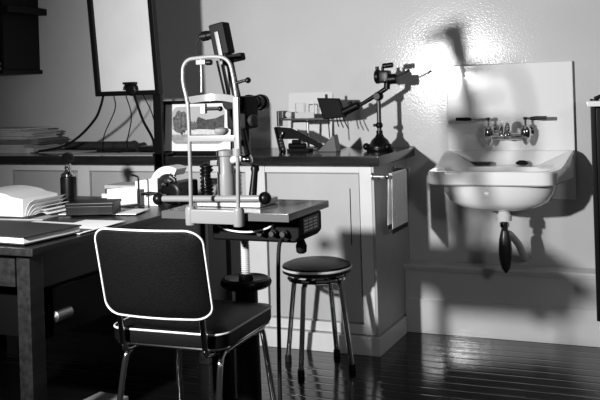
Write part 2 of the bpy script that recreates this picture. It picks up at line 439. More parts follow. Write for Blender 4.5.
# ------------------------------------------------------------------ framed screen on a floor stand
fs = thing('screen_stand', (-2.455, 3.865, .83), 'tall pale screen in a black frame clamped to the worktop, cables below', 'screen')
TILT = rot_about((-2.62, 3.84, 1.23), 'X', 5.6)
SX0, SX1, SZ0, SZ1 = -2.795, -2.408, 1.232, 2.12
sh = Matrix.Identity(4)
m_ = MB()
for a in ((SX0, SX0 + .028, SZ0, SZ1), (SX1 - .028, SX1, SZ0, SZ1), (SX0 + .028, SX1 - .028, SZ0, SZ0 + .024), (SX0 + .028, SX1 - .028, SZ1 - .024, SZ1)):
    m_.box(a[0], a[1], 3.815, 3.852, a[2], a[3], .004, mtx=TILT)
m_.build('frame', BLACK, fs)
MB().box(SX0 + .027, SX1 - .027, 3.832, 3.846, SZ0 + .023, SZ1 - .023, mtx=TILT).build('screen_panel', SCREEN, fs)
m_ = MB().lathe([(.035, 0), (.035, .012), (.02, .022)], (-2.575, 3.828, 1.262), (0, -1, 0), 20)
m_.tube(arc_pts((-2.575, 3.80, 1.258), (1, 0, 0), (0, 0, 1), .032, 0, 180, 8), .007, 8).box(-2.61, -2.54, 3.79, 3.812, 1.286, 1.298, .003)
m_.build('clip', BLACK, fs)
MB().box(-2.475, -2.425, 3.853, 3.873, .865, 1.25, .004).build('post', BLACK, fs)
m_ = MB().box(-2.50, -2.41, 3.874, 3.935, .9205, .934, .003).box(-2.48, -2.43, 3.853, 3.8735, .83, .9345, .003)
m_.build('worktop_clamp', BLACK, fs)
def cable(pts, r): MB().tube(smooth_path(pts), r, 8).build('cable', RUBBER, fs)
cable([(-2.77, 3.85, 1.235), (-2.81, 3.88, 1.18), (-2.90, 3.95, 1.11), (-3.08, 4.05, 1.015), (-3.24, 4.10, .955), (-3.42, 4.12, .927)], .007)
cable([(-2.583, 3.85, 1.235), (-2.59, 3.90, 1.16), (-2.595, 3.95, 1.09), (-2.61, 4.05, 1.0), (-2.63, 4.10, .928)], .007)
cable([(-2.706, 3.85, 1.235), (-2.75, 3.92, 1.16), (-2.916, 4.05, 1.02), (-2.98, 4.12, .924)], .003)
cable([(-2.633, 3.85, 1.235), (-2.67, 3.95, 1.12), (-2.77, 4.05, .98), (-2.79, 4.1, .924)], .003)
cable([(-2.53, 3.85, 1.235), (-2.55, 3.95, 1.15), (-2.585, 4.05, 1.07), (-2.60, 4.2, .924)], .003)

# ------------------------------------------------------------------ framed landscape photograph leaning at the wall
WTZ = .9205
fp = thing('framed_picture', (-2.46, 4.276, .9205), 'framed landscape photograph with a wide pale mount standing on the worktop', 'picture')
LEAN = rot_about((-2.47, 4.27, .9205), 'X', -6)
PX0, PX1, PZ0, PZ1 = -2.70, -2.25, .9205, 1.205
m_ = MB()
for a in ((PX0, PX0 + .016, PZ0, PZ1), (PX1 - .016, PX1, PZ0, PZ1), (PX0 + .016, PX1 - .016, PZ0, PZ0 + .02), (PX0 + .016, PX1 - .016, PZ1 - .018, PZ1)):
    m_.box(a[0], a[1], 4.262, 4.286, a[2], a[3], .003, mtx=LEAN)
m_.build('frame', BLACK, fp)
MB().box(PX0 + .015, PX1 - .015, 4.276, 4.284, PZ0 + .019, PZ1 - .017, mtx=LEAN).build('mount', PAPER, fp)
def layer(b, poly, k, mi):
    b.mi = mi; vs = [b.b.verts.new(LEAN @ Vector((x, 4.2757 - .0004 * k, z))) for x, z in poly]; b.face(vs)
pcx, pcz, phx, phz = -2.475, 1.075, .165, .098
full = rrect(pcx, pcz, phx, phz, .035)
def clipz(poly, z0, z1):
    return [(x, min(max(z, z0), z1)) for x, z in poly]
b = MB()
layer(b, full, 0, 0)
layer(b, clipz(full, pcz - phz, pcz - .045), 1, 3)
hill = [(pcx - .03, pcz - .03), (pcx + .163, pcz - .03), (pcx + .163, pcz + .055), (pcx + .11, pcz + .035), (pcx + .05, pcz + .028), (pcx, pcz + .045)]
layer(b, hill, 2, 2)
layer(b, [(pcx - .163, pcz - .048), (pcx + .163, pcz - .048), (pcx + .163, pcz - .03), (pcx + .06, pcz - .022), (pcx - .163, pcz - .02)], 3, 4)
random.seed(9)
tp = [(pcx - .105 + (.055 + random.uniform(-.008, .010)) * math.cos(2 * PI * i / 30), pcz + .015 + (.062 + random.uniform(-.008, .010)) * math.sin(2 * PI * i / 30)) for i in range(30)]
layer(b, tp, 4, 1)
tp = [(pcx - .03 + (.028 + random.uniform(-.006, .006)) * math.cos(2 * PI * i / 20), pcz - .005 + (.024 + random.uniform(-.006, .006)) * math.sin(2 * PI * i / 20)) for i in range(20)]
layer(b, tp, 5, 1)
b.build('landscape_print', [PIC_SKY, PIC_TREE, PIC_DARK, PIC_POND, PIC_PALE], fp, smooth=False)

fp.location = (-2.278, 3.965, WTZ); fp.scale = (.926, .926, .97)
# ------------------------------------------------------------------ instruments on the worktop
WT = .9205
# lamp arm instrument
la = thing('examining_lamp', (-1.40, 4.255, WT), 'black examining lamp with a sloping arm on the right end of the worktop', 'lamp')
bx, by = -1.40, 4.255
MB().lathe([(.066, 0), (.070, .008), (.068, .022), (.050, .034), (.040, .052), (.024, .066), (.016, .080), (.016, .098)], (bx, by, WT), n=28).build('base', BLACK, la)
for sx in (-.055, .055): MB().ball((bx + sx, by - .045, WT + .022), .018).build('adjusting_screw', BLACK, la)
m_ = MB().cyl((bx, by, WT + .095), (bx, by, 1.165), .011, 14)
m_.build('pole', DARKM, la)
MB().ball((bx, by, 1.045), .018).cyl((bx - .03, by, 1.045), (bx + .012, by, 1.045), .007).build('clamp_knob', BLACK, la)
MB().ball((bx, by, 1.188), .026, sc=(1, 1, .9)).cyl((bx, by - .03, 1.188), (bx, by + .03, 1.188), .016).build('joint', BLACK, la)
MB().tube([(-1.655, 4.25, 1.085), (-1.48, 4.252, 1.155), (-1.40, 4.255, 1.20), (-1.355, 4.255, 1.228)], [.008, .010, .012, .012], 12).build('arm', BLACK, la)
m_ = MB().tube([(-1.595, 4.25, 1.108), (-1.585, 4.25, 1.113), (-1.505, 4.25, 1.147), (-1.495, 4.25, 1.151)], [.012, .022, .022, .010], 14).ball((-1.545, 4.25, 1.155), .012)
m_.build('counterweight', BLACK, la)
m_ = MB().cyl((-1.355, 4.255, 1.222), (-1.352, 4.255, 1.258), .016, 14).box(-1.395, -1.335, 4.225, 4.285, 1.252, 1.315, .014)
m_.cyl((-1.345, 4.25, 1.27), (-1.30, 4.25, 1.272), .026, 18, .004).cyl((-1.41, 4.25, 1.285), (-1.385, 4.25, 1.285), .036, 18, .006)
lh = m_.build('lamp_head', BLACK, la)
MB().tube([(-1.30, 4.25, 1.283), (-1.262, 4.25, 1.298), (-1.235, 4.25, 1.312)], [.004, .005, .007], 10).build('handle', BLACK, lh)
MB().cyl((-1.372, 4.25, 1.312), (-1.372, 4.25, 1.332), .007).cyl((-1.372, 4.25, 1.336), (-1.318, 4.25, 1.340), .013, 14, .003).cyl((-1.40, 4.25, 1.318), (-1.40, 4.25, 1.335), .009).build('knob', BLACK, lh)
pn = MB().prism([(-1.722, 4.235, 1.188), (-1.600, 4.235, 1.183), (-1.566, 4.235, 1.088), (-1.690, 4.235, 1.078)], (0, .014, 0)).build('reflector_panel', BLACKM, la, bevel=.004)
MB().prism([(-1.709, 4.2345, 1.176), (-1.611, 4.2345, 1.172), (-1.584, 4.2345, 1.098), (-1.679, 4.2345, 1.090)], (0, .001, 0)).build('panel_face', GLASSG, pn)
MB().cyl((-1.672, 4.243, 1.184), (-1.672, 4.243, 1.205), .007).build('lug', BLACK, pn)
for i, (x0, x1, z1) in enumerate(((-1.668, -1.662, .985), (-1.605, -1.585, 1.035), (-1.585, -1.56, 1.03), (-1.62, -1.61, 1.04))):
    MB().tube(smooth_path([(x0, 4.245, 1.085), (x0 + (x1 - x0) * .4, 4.245, 1.06), (x1, 4.245, z1)]), .003, 6).build('wire', RUBBER, pn)

la.location = (-1.412, 4.235, WT)
# slide viewer stand
sv = thing('slide_viewer', (-1.81, 4.27, WT), 'slim stand with a horizontal bar carrying two small clear slides', 'viewer')
MB().lathe([(.045, 0), (.045, .006), (.012, .014), (.008, .02)], (-1.81, 4.27, WT)).build('base', GREYE, sv)
MB().cyl((-1.81, 4.27, WT + .018), (-1.81, 4.27, 1.075), .0065).build('post', DULLM, sv)
MB().box(-1.965, -1.69, 4.263, 4.277, 1.074, 1.084, .002).build('bar', DARKM, sv)
MB().box(-1.885, -1.76, 4.24, 4.30, 1.064, 1.0735, .002).build('bar_slide', BLACK, sv)
m_ = MB()
for x0, x1 in ((-1.878, -1.827), (-1.823, -1.772)):
    for q in ((x0, x0 + .004, 1.084, 1.165), (x1 - .004, x1, 1.084, 1.165), (x0 + .004, x1 - .004, 1.161, 1.165)):
        m_.box(q[0], q[1], 4.266, 4.272, q[2], q[3])
m_.build('slide_frame', DULLM, sv)
MB().box(-1.878, -1.772, 4.263, 4.266, 1.085, 1.115).build('slide_strip', GREYE, sv)
m_ = MB().box(-1.975, -1.962, 4.245, 4.295, 1.045, 1.125, .003).box(-1.962, -1.935, 4.24, 4.30, 1.085, 1.125, .004)
m_.build('lens_holder', DARKM, sv)
MB().lathe([(.016, 0), (.018, .003), (.016, .008)], (-1.912, 4.262, 1.105), (0, -1, 0)).build('lens', GREYE, sv)
# white card behind
tag(MB().prism([(-1.995, 4.415, WT), (-1.74, 4.415, WT), (-1.74, 4.455, 1.215), (-1.995, 4.455, 1.215)], (0, .004, 0)).build('card', PAPERC), 'plain white card leaning on the wall behind the slide viewer', 'card')
# folding stereoscope: two dark boards set in a wedge, chain of bright beads
fo = thing('folding_stereoscope', (-1.86, 4.16, WT), 'black wedge shaped folding stereoscope lying open on the worktop', 'stereoscope')
MB().prism([(-1.995, 4.145, 1.048), (-1.905, 4.145, 1.040), (-1.715, 4.145, .945), (-1.745, 4.145, .936), (-1.87, 4.145, .985), (-1.975, 4.145, .985)], (0, .010, 0)).build('side_board', BLACKM, fo, bevel=.002)
MB().prism([(-1.995, 4.13, 1.046), (-1.985, 4.13, 1.046), (-1.955, 4.13, WT), (-1.968, 4.13, WT)], (0, .06, 0)).build('end_board', BLACKM, fo, bevel=.002)
MB().prism([(-1.765, 4.14, WT), (-1.66, 4.14, WT), (-1.675, 4.14, 1.005)], (0, .06, 0)).build('foot_board', GREYD, fo, bevel=.002)
m_ = MB().box(-1.93, -1.81, 4.14, 4.20, WT, .935, .003).cyl((-1.92, 4.15, .95), (-1.83, 4.15, .95), .014, 16).cyl((-1.90, 4.15, .97), (-1.86, 4.15, .97), .012, 14)
m_.build('hinge_block', BLACKM, fo)
for i, (x, z) in enumerate(((-1.945, 1.015), (-1.953, 1.000), (-1.957, .984), (-1.955, .967), (-1.95, .951), (-1.944, .936))):
    MB().ball((x, 4.122, z), .0085, 12).build('bead', CHROME, fo)

fo.location = (-1.805, 4.16, WT)
# ------------------------------------------------------------------ paper and rolls on the left of the worktop
pile = [(-3.98, -3.44, 4.06, 4.36, .028, PAPERG, 4, 'wide grey folder lowest in the pile on the worktop corner'),
        (-3.92, -3.47, 4.07, 4.35, .020, PAPERG, -3, 'grey folder second from the bottom of the worktop pile'),
        (-3.95, -3.42, 4.08, 4.36, .030, PAPERD, 6, 'thick dark folder in the middle of the worktop pile'),
        (-3.90, -3.46, 4.08, 4.34, .018, PAPERG, -5, 'thin grey folder just above the thick one in the worktop pile'),
        (-3.88, -3.45, 4.09, 4.35, .026, PAPERG, 3, 'grey folder with rough edges near the top of the worktop pile'),
        (-3.86, -3.50, 4.09, 4.33, .018, PAPERG, -8, 'narrow grey folder topmost of the worktop pile')]
z = WT
for (x0, x1, y0, y1, h, m, a, lb) in pile:
    m_ = MB(); R_ = rot_about(((x0 + x1) / 2, (y0 + y1) / 2, z), 'Z', a)
    n = max(2, int(h / .006))
    for k in range(n):
        j = random.uniform(-.012, .012)
        m_.box(x0 + j, x1 + j, y0 + j * .5, y1 + j * .5, z + .0003 + h * k / n, z + h * (k + .9) / n, mtx=R_)
    tag(m_.build('folder', m), lb, 'folder', 'folders piled on the worktop')
    z += h
for (x0, x1, y0, y1, m, a, lb) in [(-3.40, -3.12, 4.09, 4.26, PAPERG, -6, 'loose grey sheet on the worktop beside the folder pile'),
                                   (-3.10, -2.84, 3.90, 4.06, PAPERG, 3, 'loose grey sheet on the worktop edge below the dark roll'),
                                   (-2.82, -2.50, 3.90, 4.08, PAPERG, -2, 'loose grey sheet on the worktop left of the screen post')]:
    cx_, cy_ = (x0 + x1) / 2, (y0 + y1) / 2
    tag(MB().box(x0, x1, y0, y1, WT + .0003, WT + .0025, mtx=rot_about((cx_, cy_, WT), 'Z', a)).build('paper_sheet', m), lb, 'paper', 'sheets lying on the worktop')
m_ = MB().cyl((-3.36, 4.30, WT + .026), (-2.87, 4.285, WT + .026), .025, 18)
rl = m_.build('rolled_chart', COVER)
tag(rl, 'dark rolled chart lying along the worktop under the screen', 'roll')
MB().lathe([(.0253, 0), (.029, .003), (.029, .016), (.0253, .019)], (-2.895, 4.286, WT + .0265), (1, 0, 0), 18).build('ring', DARKM, rl)
m_ = MB().box(-2.80, -2.56, 4.20, 4.30, WT + .0005, WT + .028, .004, mtx=rot_about((-2.68, 4.25, WT), 'Z', 8))
tag(m_.build('instrument_case', BLACK), 'flat black case on the worktop left of the framed picture', 'case')

# ------------------------------------------------------------------ instrument table
it = thing('instrument_table', (-1.679, 3.2655, -.0531), 'small adjustable instrument table on a screw column with handwheel', 'table')
TX0, TX1, TY0, TY1, TZ = -1.875, -1.345, 2.965, 3.365, .8925
MB().box(TX0, TX1, TY0, TY1, TZ - .028, TZ, .004).build('tabletop', mat('grey_table_laminate', 0.09, 0.15, var=.15, vscale=12), it)
MB().box(TX0 - .003, TX1 + .003, TY0 - .0035, TY0 - .0005, TZ - .029, TZ - .001).build('front_edge_strip', GREYD, it)
bxo = MB().prism([(-1.72, 3.07, .8635), (-1.347, 3.07, .8635), (-1.347, 3.07, .790), (-1.367, 3.07, .768), (-1.72, 3.07, .768)], (0, .22, 0)).build('control_box', BLACKM, it, bevel=.008)
pl = MB().box(-1.3465, -1.3445, 3.10, 3.25, .800, .856, .0005).build('label_plate', DARKM, bxo)
m_ = MB()
for k in range(4):
    for q in range(3): m_.box(-1.3444, -1.3442, 3.108 + q * .045, 3.108 + q * .045 + .034, .843 - k * .012, .848 - k * .012)
m_.build('plate_marks', GREYE, pl)
for x in (-1.50, -1.45, -1.405): MB().lathe([(.014, 0), (.014, .018), (.010, .022), (.010, .034)], (x, 3.069, .805), (0, -1, 0), 16).build('socket', DARKM, bxo)
MB().tube(smooth_path([(-1.70, 3.06, .8475), (-1.67, 3.04, .825), (-1.60, 3.03, .812), (-1.53, 3.03, .812), (-1.47, 3.04, .825), (-1.45, 3.06, .8375)]), .0035, 8).build('white_lead', WHITEE, bxo)
m_ = MB().lathe([(.016, 0)] + sum([[(.019, .008 * i + .002), (.015, .008 * i + .006)] for i in range(32)], []) + [(.016, .272)], (-1.679, 3.2655, .59), n=18)
m_.build('screw', GREYE, it)
m_ = MB().lathe([(.088, .0), (.102, .010), (.105, .022), (.100, .034), (.088, .040), (.074, .032), (.03, .030), (.028, .052), (.02, .056)], (-1.679, 3.2655, .545), n=32)
m_.build('handwheel', BLACK, it)
MB().lathe([(.06, 0), (.06, .03), (.050, .06), (.046, .540)], (-1.679, 3.2655, .0044), n=24).build('column', BLACK, it)
MB().lathe([(.135, 0), (.145, .008), (.145, .03), (.12, .05), (.06, .057)], (-1.679, 3.2655, -.0531), n=32).build('base', BLACK, it)
MB().lathe([(.012, 0), (.020, .006), (.022, .03), (.014, .05), (.010, .062)], (-1.40, 3.20, .706), n=18).build('hanging_knob', BLACKM, bxo)
MB().box(-1.870, -1.785, 3.30, 3.345, .055, .8640, .006).build('dark_upright', BLACKM, it)  # matt black upright block beneath the left end of the tabletop
MB().box(-1.870, -1.785, 3.20, 3.36, -.0531, .0545, .008).build('side_foot', BLACKM, it)
# the whole table stands at its own place and size
it.location = (-1.486, 2.890, 0); it.scale = (.885, .885, .885)
# power lead down to the floor
tag(MB().tube(smooth_path([(-1.243, 2.690, .745), (-1.246, 2.660, .70), (-1.247, 2.645, .40), (-1.248, 2.64, .12), (-1.25, 2.66, .012), (-1.27, 2.78, .008), (-1.27, 2.95, .008)]), .007, 8).build('power_lead', RUBBER), 'black power lead hanging from the instrument table to the floor', 'cable')

# ------------------------------------------------------------------ slit lamp microscope
sl = thing('slit_lamp', (-1.65, 3.1, .785), 'slit lamp microscope with white chin rest frame on the small table', 'microscope')
YC = 2.95
# chin rest
MB().box(-1.738, -1.535, 2.925, 2.9605, .745, .798, .006).build('base_casting', SLW, sl)
for x in (-1.738, -1.535):
    MB().lathe([(.020, 0), (.021, .01), (.021, .06), (.014, .07)], (x, 2.943, .738), n=18).build('clamp', SLW, sl)
xL, xR = -1.755, -1.533
path = [(-1.785, YC, .80), (-1.735, YC, 1.02), (-1.722, YC, 1.16)]
m_ = MB().tube(smooth_path([(-1.737, YC - .006, .80), (-1.737, YC - .003, .93), (-1.738, YC, 1.10), (-1.740, YC, 1.20)]), .0075, 12)
m_.build('left_upright', SLW, sl)
m_ = MB().cyl((-1.537, YC - .006, .80), (-1.535, YC, 1.02), .0075, 14)
m_.build('right_upright', SLW, sl)
m_ = MB().box(-1.547, -1.523, YC - .008, YC + .008, 1.02, 1.215, .005).lathe([(.018, 0), (.018, .03)], (-1.536, YC, .995), n=16)
m_.build('upright_plate', SLW, sl)
arch = [(-1.738, YC, 1.10), (-1.742, YC, 1.20), (-1.757, YC, 1.27), (-1.757, YC, 1.318)] + arc_pts((-1.712, YC, 1.318), (-1, 0, 0), (0, 0, 1), .045, 15, 90, 5) + [(-1.64, YC, 1.367), (-1.600, YC, 1.364)] + arc_pts((-1.600, YC, 1.314), (0, 0, 1), (1, 0, 0), .05, 15, 75, 4) + [(-1.543, YC, 1.285), (-1.533, YC, 1.215)]
MB().tube(smooth_path(arch, 3), .0072, 12).build('arch', SLW, sl)
# forehead band: a curved strip bowing toward the wall
lo = []
for i in range(17):
    t_ = i / 16; x = xL + .008 + (xR - xL - .016) * t_; bow = math.sin(PI * t_)
    zc = 1.205 + .010 * bow; y = YC + .035 * bow
    lo.append([(x, y - .004, zc - .013), (x, y + .004, zc - .013), (x, y + .004, zc + .013), (x, y - .004, zc + .013)])
MB().loft(lo).build('forehead_band', SLW, sl)
MB().box(-1.742, -1.536, YC - .008, YC + .008, 1.050, 1.074, .004).build('chin_bar', SLW, sl)
MB().lathe([(.012, 0), (.022, .004), (.028, .014), (.024, .024), (.010, .028), (.002, .028)], (-1.60, YC, 1.074), n=24).build('chin_cup', SLW, sl)
fx = MB().tube([(-1.677, YC, 1.362), (-1.677, YC, 1.29), (-1.677, YC - .004, 1.235)], .0045, 10).box(-1.695, -1.655, YC - .011, YC + .011, 1.338, 1.358, .004).build('fixation_rod', SLW, sl)
MB().cyl((-1.655, YC, 1.346), (-1.632, YC, 1.346), .011, 12, .002).build('fixation_knob', BLACK, fx)
cb = MB().box(-1.682, -1.662, YC - .010, YC + .010, 1.155, 1.192, .004).build('clip_bracket', GREYE, sl)
MB().cyl((-1.662, YC, 1.172), (-1.605, YC, 1.172), .006).ball((-1.602, YC, 1.172), .010).build('clip_lever', BLACK, cb)
# cross-slide with the long axle and ball ends
ax = MB().cyl((-1.945, 3.075, .815), (-1.50, 3.075, .825), .0125, 16).build('axle', SLW, sl)
for x, zz in ((-1.962, .814), (-1.49, .826)): MB().ball((x, 3.075, zz), .025).build('ball_grip', BLACK, ax)
m_ = MB().box(-1.80, -1.52, 3.095, 3.26, .7855, .812, .008)
m_.build('cross_slide', GREYE, sl)
MB().lathe([(.045, 0), (.045, .012), (.036, .02), (.036, .105), (.031, .112), (.031, .175), (.037, .18), (.037, .198), (.010, .203)], (-1.682, 3.13, .805), n=28).build('column', SLW, sl)
for za, zb in ((.895, .918), (.945, .965)): MB().box(-1.745, -1.715, 3.115, 3.145, za, zb, .003).build('column_lug', SLW, sl)
MB().tube(smooth_path([(-1.66, 3.13, .965), (-1.62, 3.135, .975), (-1.59, 3.14, .975)]), .016, 12).build('swing_arm', GREYE, sl)
MB().ball((-1.592, 3.13, .967), .026).build('pivot_ball', CHROME, sl)
MB().lathe([(.013, 0), (.016, .01), (.013, .10), (.018, .112), (.014, .13)], (-1.60, 3.19, .812), (.08, .1, 1), 16).build('joystick', BLACK, sl)
# black illumination tower leaning back to the left
TD = Vector((-.095, 0, .5)).normalized()
def tw(h, off=0.0, y=3.12):  # point at height z=h along the tower axis
    k = (h - 1.0) / TD.z
    s_ = Vector((TD.z, 0, -TD.x))
    return Vector((-1.591, y, 1.0)) + TD * k + s_ * off
ANG = math.degrees(math.atan2(TD.x, TD.z))
m_ = MB().tube([tw(.985), tw(1.10), tw(1.13), tw(1.25), tw(1.38)], [.020, .020, .030, .026, .026], 14)
ta = m_.build('tower_arm', BLACK, sl)
R_ = rot_about(tw(1.44), 'Y', ANG)
c = tw(1.44)
m_ = MB().box(c.x - .036, c.x + .030, 3.09, 3.15, c.z - .062, c.z + .064, .008, mtx=R_)
lh = m_.build('lamp_housing', BLACKM, sl)
MB().box(c.x - .012, c.x + .004, 3.0845, 3.0895, c.z - .10, c.z + .03, .001, mtx=R_).build('white_scale', GREYD, lh)
m_ = MB().cyl((c.x - .04, 3.12, 1.462), (c.x - .062, 3.12, 1.459), .018, 16).cyl((c.x - .062, 3.12, 1.459), (c.x - .092, 3.12, 1.455), .020, 18, .004).ball((c.x - .098, 3.12, 1.455), .010)
m_.build('lamp_plug', BLACK, lh)
MB().tube(smooth_path([(c.x - .10, 3.12, 1.452), (c.x - .115, 3.12, 1.43), (c.x - .118, 3.12, 1.40), (c.x - .108, 3.12, 1.385)]), .003, 6).build('lamp_wire', RUBBER, lh)
p = tw(1.352)
MB().box(p.x - .02, p.x + .075, 3.10, 3.14, p.z - .008, p.z + .022, .007, mtx=rot_about(p, 'Y', -9)).build('mirror_block', BLACKM, ta)
p = tw(1.262)
MB().tube([p, p + Vector((.05, 0, .012)), p + Vector((.068, 0, .014))], [.007, .006, .005], 10).ball(p + Vector((.072, 0, .014)), .012).build('tilt_knob', BLACK, ta)
p = tw(1.295, -.02); q = tw(1.16, -.02)
MB().tube([tw(1.36, -.024, 3.085), tw(1.22, -.02, 3.085)], .005, 8).build('bright_rod', CHROME, ta)
# microscope body with eyepieces pointing away from the patient
m_ = MB().box(-1.66, -1.575, 3.10, 3.22, 1.085, 1.215, .016).cyl((-1.615, 3.04, 1.19), (-1.615, 3.11, 1.19), .028, 20, .004)
mb = m_.build('microscope_body', BLACKM, sl)
for x in (-1.650, -1.597):
    MB().lathe([(.022, 0), (.022, .02), (.027, .024), (.027, .055), (.033, .062), (.033, .085), (.022, .09)], (x, 3.215, 1.19), (0, 1, -.05), 20).build('eyepiece', BLACK, mb)
MB().lathe([(.012, 0), (.022, .004), (.022, .02), (.016, .024)], (-1.574, 3.14, 1.12), (1, -.3, 0), 18).build('focus_knob', DARKM, mb)
MB().tube([(-1.61, 3.15, 1.09), (-1.60, 3.14, 1.03), (-1.592, 3.13, .98)], [.026, .020, .018], 12).build('support', BLACK, mb)

# the instrument stands on the small table at its own size
sl.location = (-1.460, 2.7435, .8371); sl.scale = (.885, .885, .885)

# ------------------------------------------------------------------ stool
st = thing('stool', (-1.56, 3.70, 0), 'round black padded stool with white piping and four tubular legs', 'stool')
SXY = (-1.548, 3.70)
MB().lathe([(.140, .408), (.152, .414), (.154, .436), (.150, .446), (.120, .458), (.06, .464), (.005, .466)], (*SXY, .010), n=40).build('seat', VINYLS, st)
MB().tube([(SXY[0] + .154 * math.cos(2 * PI * i / 48), SXY[1] + .154 * math.sin(2 * PI * i / 48), .442) for i in range(48)], .0055, 8, True).build('piping', PIPE, st)
MB().tube([(SXY[0] + .125 * math.cos(2 * PI * i / 40), SXY[1] + .125 * math.sin(2 * PI * i / 40), .398) for i in range(40)], .010, 8, True).build('frame_ring', CHROME, st)
for a in (-15, 75, 165, 255):
    a += 8
    ca, sa = math.cos(math.radians(a)), math.sin(math.radians(a))
    pts = [(SXY[0] + ca * r, SXY[1] + sa * r, z_) for r, z_ in ((.04, .396), (.085, .394), (.112, .376), (.122, .34), (.163, .02))]
    lg = MB().tube(smooth_path(pts), .0115, 12).build('leg', CHROME, st)
    MB().lathe([(.014, 0), (.016, .004), (.0145, .03)], (SXY[0] + ca * .163, SXY[1] + sa * .163, 0)).build('rubber_foot', RUBBER, lg)

# ------------------------------------------------------------------ chair seen from behind
ch = thing('patient_chair', (-1.62, 2.7, -.065), 'black vinyl chair with white piping and tubular legs, seen from behind', 'chair')
CW0, CW1 = -1.825, -1.395   # seat sides
def back_pt(u, v, off=0):   # u across -1..1, v up 0..1
    zz = .518 + .289 * v
    return Vector((-1.602 + .196 * u, 2.475 - .065 * v - .030 * (1 - u * u) + off, zz))
def back_outline(k, off, grow=0.0):
    out = []
    for x, y in rrect(0, 0, 1 + grow, 1 + grow, .30, 8): out.append(back_pt(x, (y + 1) / 2, off))
    return out
lo = []
for sc_, off in ((.02, -.003), (.25, -.003), (.5, -.003), (.75, -.002), (.95, 0), (1.0, .008), (1.0, .018), (.95, .027), (.75, .031), (.5, .033), (.25, .034), (.02, .034)):
    lo.append([back_pt(x * sc_, (y * sc_ + 1) / 2, off) for x, y in dense(rrect(0, 0, 1, 1, .30, 8), .12)])
MB().loft(lo).build('backrest', VINYL, ch)
MB().tube([back_pt(x * 1.008, (y * 1.008 + 1) / 2, .006) for x, y in dense(rrect(0, 0, 1, 1, .30, 8), .12)], .0034, 8, True).build('back_piping', PIPE, ch)
def seat_loop(z_, ins):
    o = []
    for x, y in rrect((CW0 + CW1) / 2, 2.735, (CW1 - CW0) / 2 - ins, .215 - ins, .055, 6): o.append((x, y, z_))
    return o
MB().loft([seat_loop(.407, .012), seat_loop(.410, .002), seat_loop(.414, 0), seat_loop(.452, 0), seat_loop(.458, .004), seat_loop(.470, .04), seat_loop(.474, .12)]).build('seat', VINYLS, ch)
MB().tube(seat_loop(.455, 0), .0034, 8, True).build('seat_piping', PIPE, ch)
MB().tube(seat_loop(.405, .008), .006, 8, True).build('seat_rim', CHROME, ch)
for sx, x in ((-1, -1.755), (1, -1.45)):
    # back post bending forward under the seat
    MB().tube(smooth_path([(x, 2.478, .575), (x, 2.484, .53), (x, 2.497, .44), (x, 2.505, .405), (x, 2.53, .388), (x, 2.62, .386), (x, 2.74, .386)]), .010, 12).build('back_post', CHROME, ch)
    xo = x + sx * .022
    lg = MB().tube(smooth_path([(xo, 2.90, .386), (xo, 2.62, .384), (xo, 2.575, .372), (xo + sx * .004, 2.548, .335), (xo + sx * .012, 2.51, .17), (xo + sx * .026, 2.463, -.05)]), [.0105] * 31, 12).build('leg', CHROME, ch)
    MB().lathe([(.013, 0), (.015, .004), (.0135, .03)], (xo + sx * .026, 2.463, -.065)).build('rubber_foot', RUBBER, lg)
    lg = MB().tube(smooth_path([(xo, 2.80, .384), (xo, 2.87, .382), (xo + sx * .002, 2.90, .36), (xo + sx * .014, 2.93, .17), (xo + sx * .028, 2.965, -.05)]), .0105, 12).build('leg', CHROME, ch)
    MB().lathe([(.013, 0), (.015, .004), (.0135, .03)], (xo + sx * .028, 2.965, -.065)).build('rubber_foot', RUBBER, lg)

ch.location = (-1.539, 2.565, 0); ch.scale = (.95, .95, .95); ch.rotation_euler.z = math.radians(2)

# ------------------------------------------------------------------ desk
dk = thing('desk', (-2.6, 3.0, 0), 'dark wooden desk covered with papers at the left', 'desk')
DX0, DX1, DY0, DY1, DZ = -3.35, -1.99, 2.35, 3.66, .74
MB().box(DX0, DX1, DY0, DY1, DZ - .026, DZ, .004).build('desktop', DESK, dk)
for x in (DX0 + .04, DX1 - .095):
    for y in (DY0 + .03, DY1 - .10):
        MB().box(x, x + .055, y, y + .07, 0, DZ - .0265, .004).build('leg', DESK, dk)
MB().box(DX0 + .1105, DX1 - .1105, DY0 + .04, DY0 + .062, .60, DZ - .0265, .002).build('apron', DESK, dk)
MB().box(DX0 + .1105, DX1 - .1105, DY1 - .08, DY1 - .06, .60, DZ - .0265, .002).build('apron', DESK, dk)
MB().box(DX0 + .06, DX0 + .08, DY0 + .1005, DY1 - .1005, .60, DZ - .0265, .002).build('apron', DESK, dk)
MB().box(DX0 + .1105, DX1 - .1105, DY1 - .058, DY1 - .046, .08, .599).build('back_panel', DESK, dk)  # dark panel added behind the knee-hole so it stays black
MB().box(DX1 - .075, DX1 - .055, DY0 + .1005, DY1 - .1005, .585, DZ - .0265, .002).build('apron', DESK, dk)
pd = MB().box(-2.40, DX1 - .062, DY0 + .1405, DY0 + .66, .40, .5845, .004).build('side_case', BLACKM, dk)
dw = MB().box(DX1 - .0615, DX1 - .045, DY0 + .15, DY0 + .65, .41, .575, .003).build('drawer', BLACKM, pd)
MB().loft([[(DX1 - .0445 + r * math.cos(a), DY0 + .20 + yy, .475 + r * 1.2 * math.sin(a)) for a in [PI * k / 8 - PI / 2 for k in range(9)]] for yy, r in ((-.045, .004), (-.04, .016), (.04, .016), (.045, .004))]).build('drawer_pull', DULLM, dk)

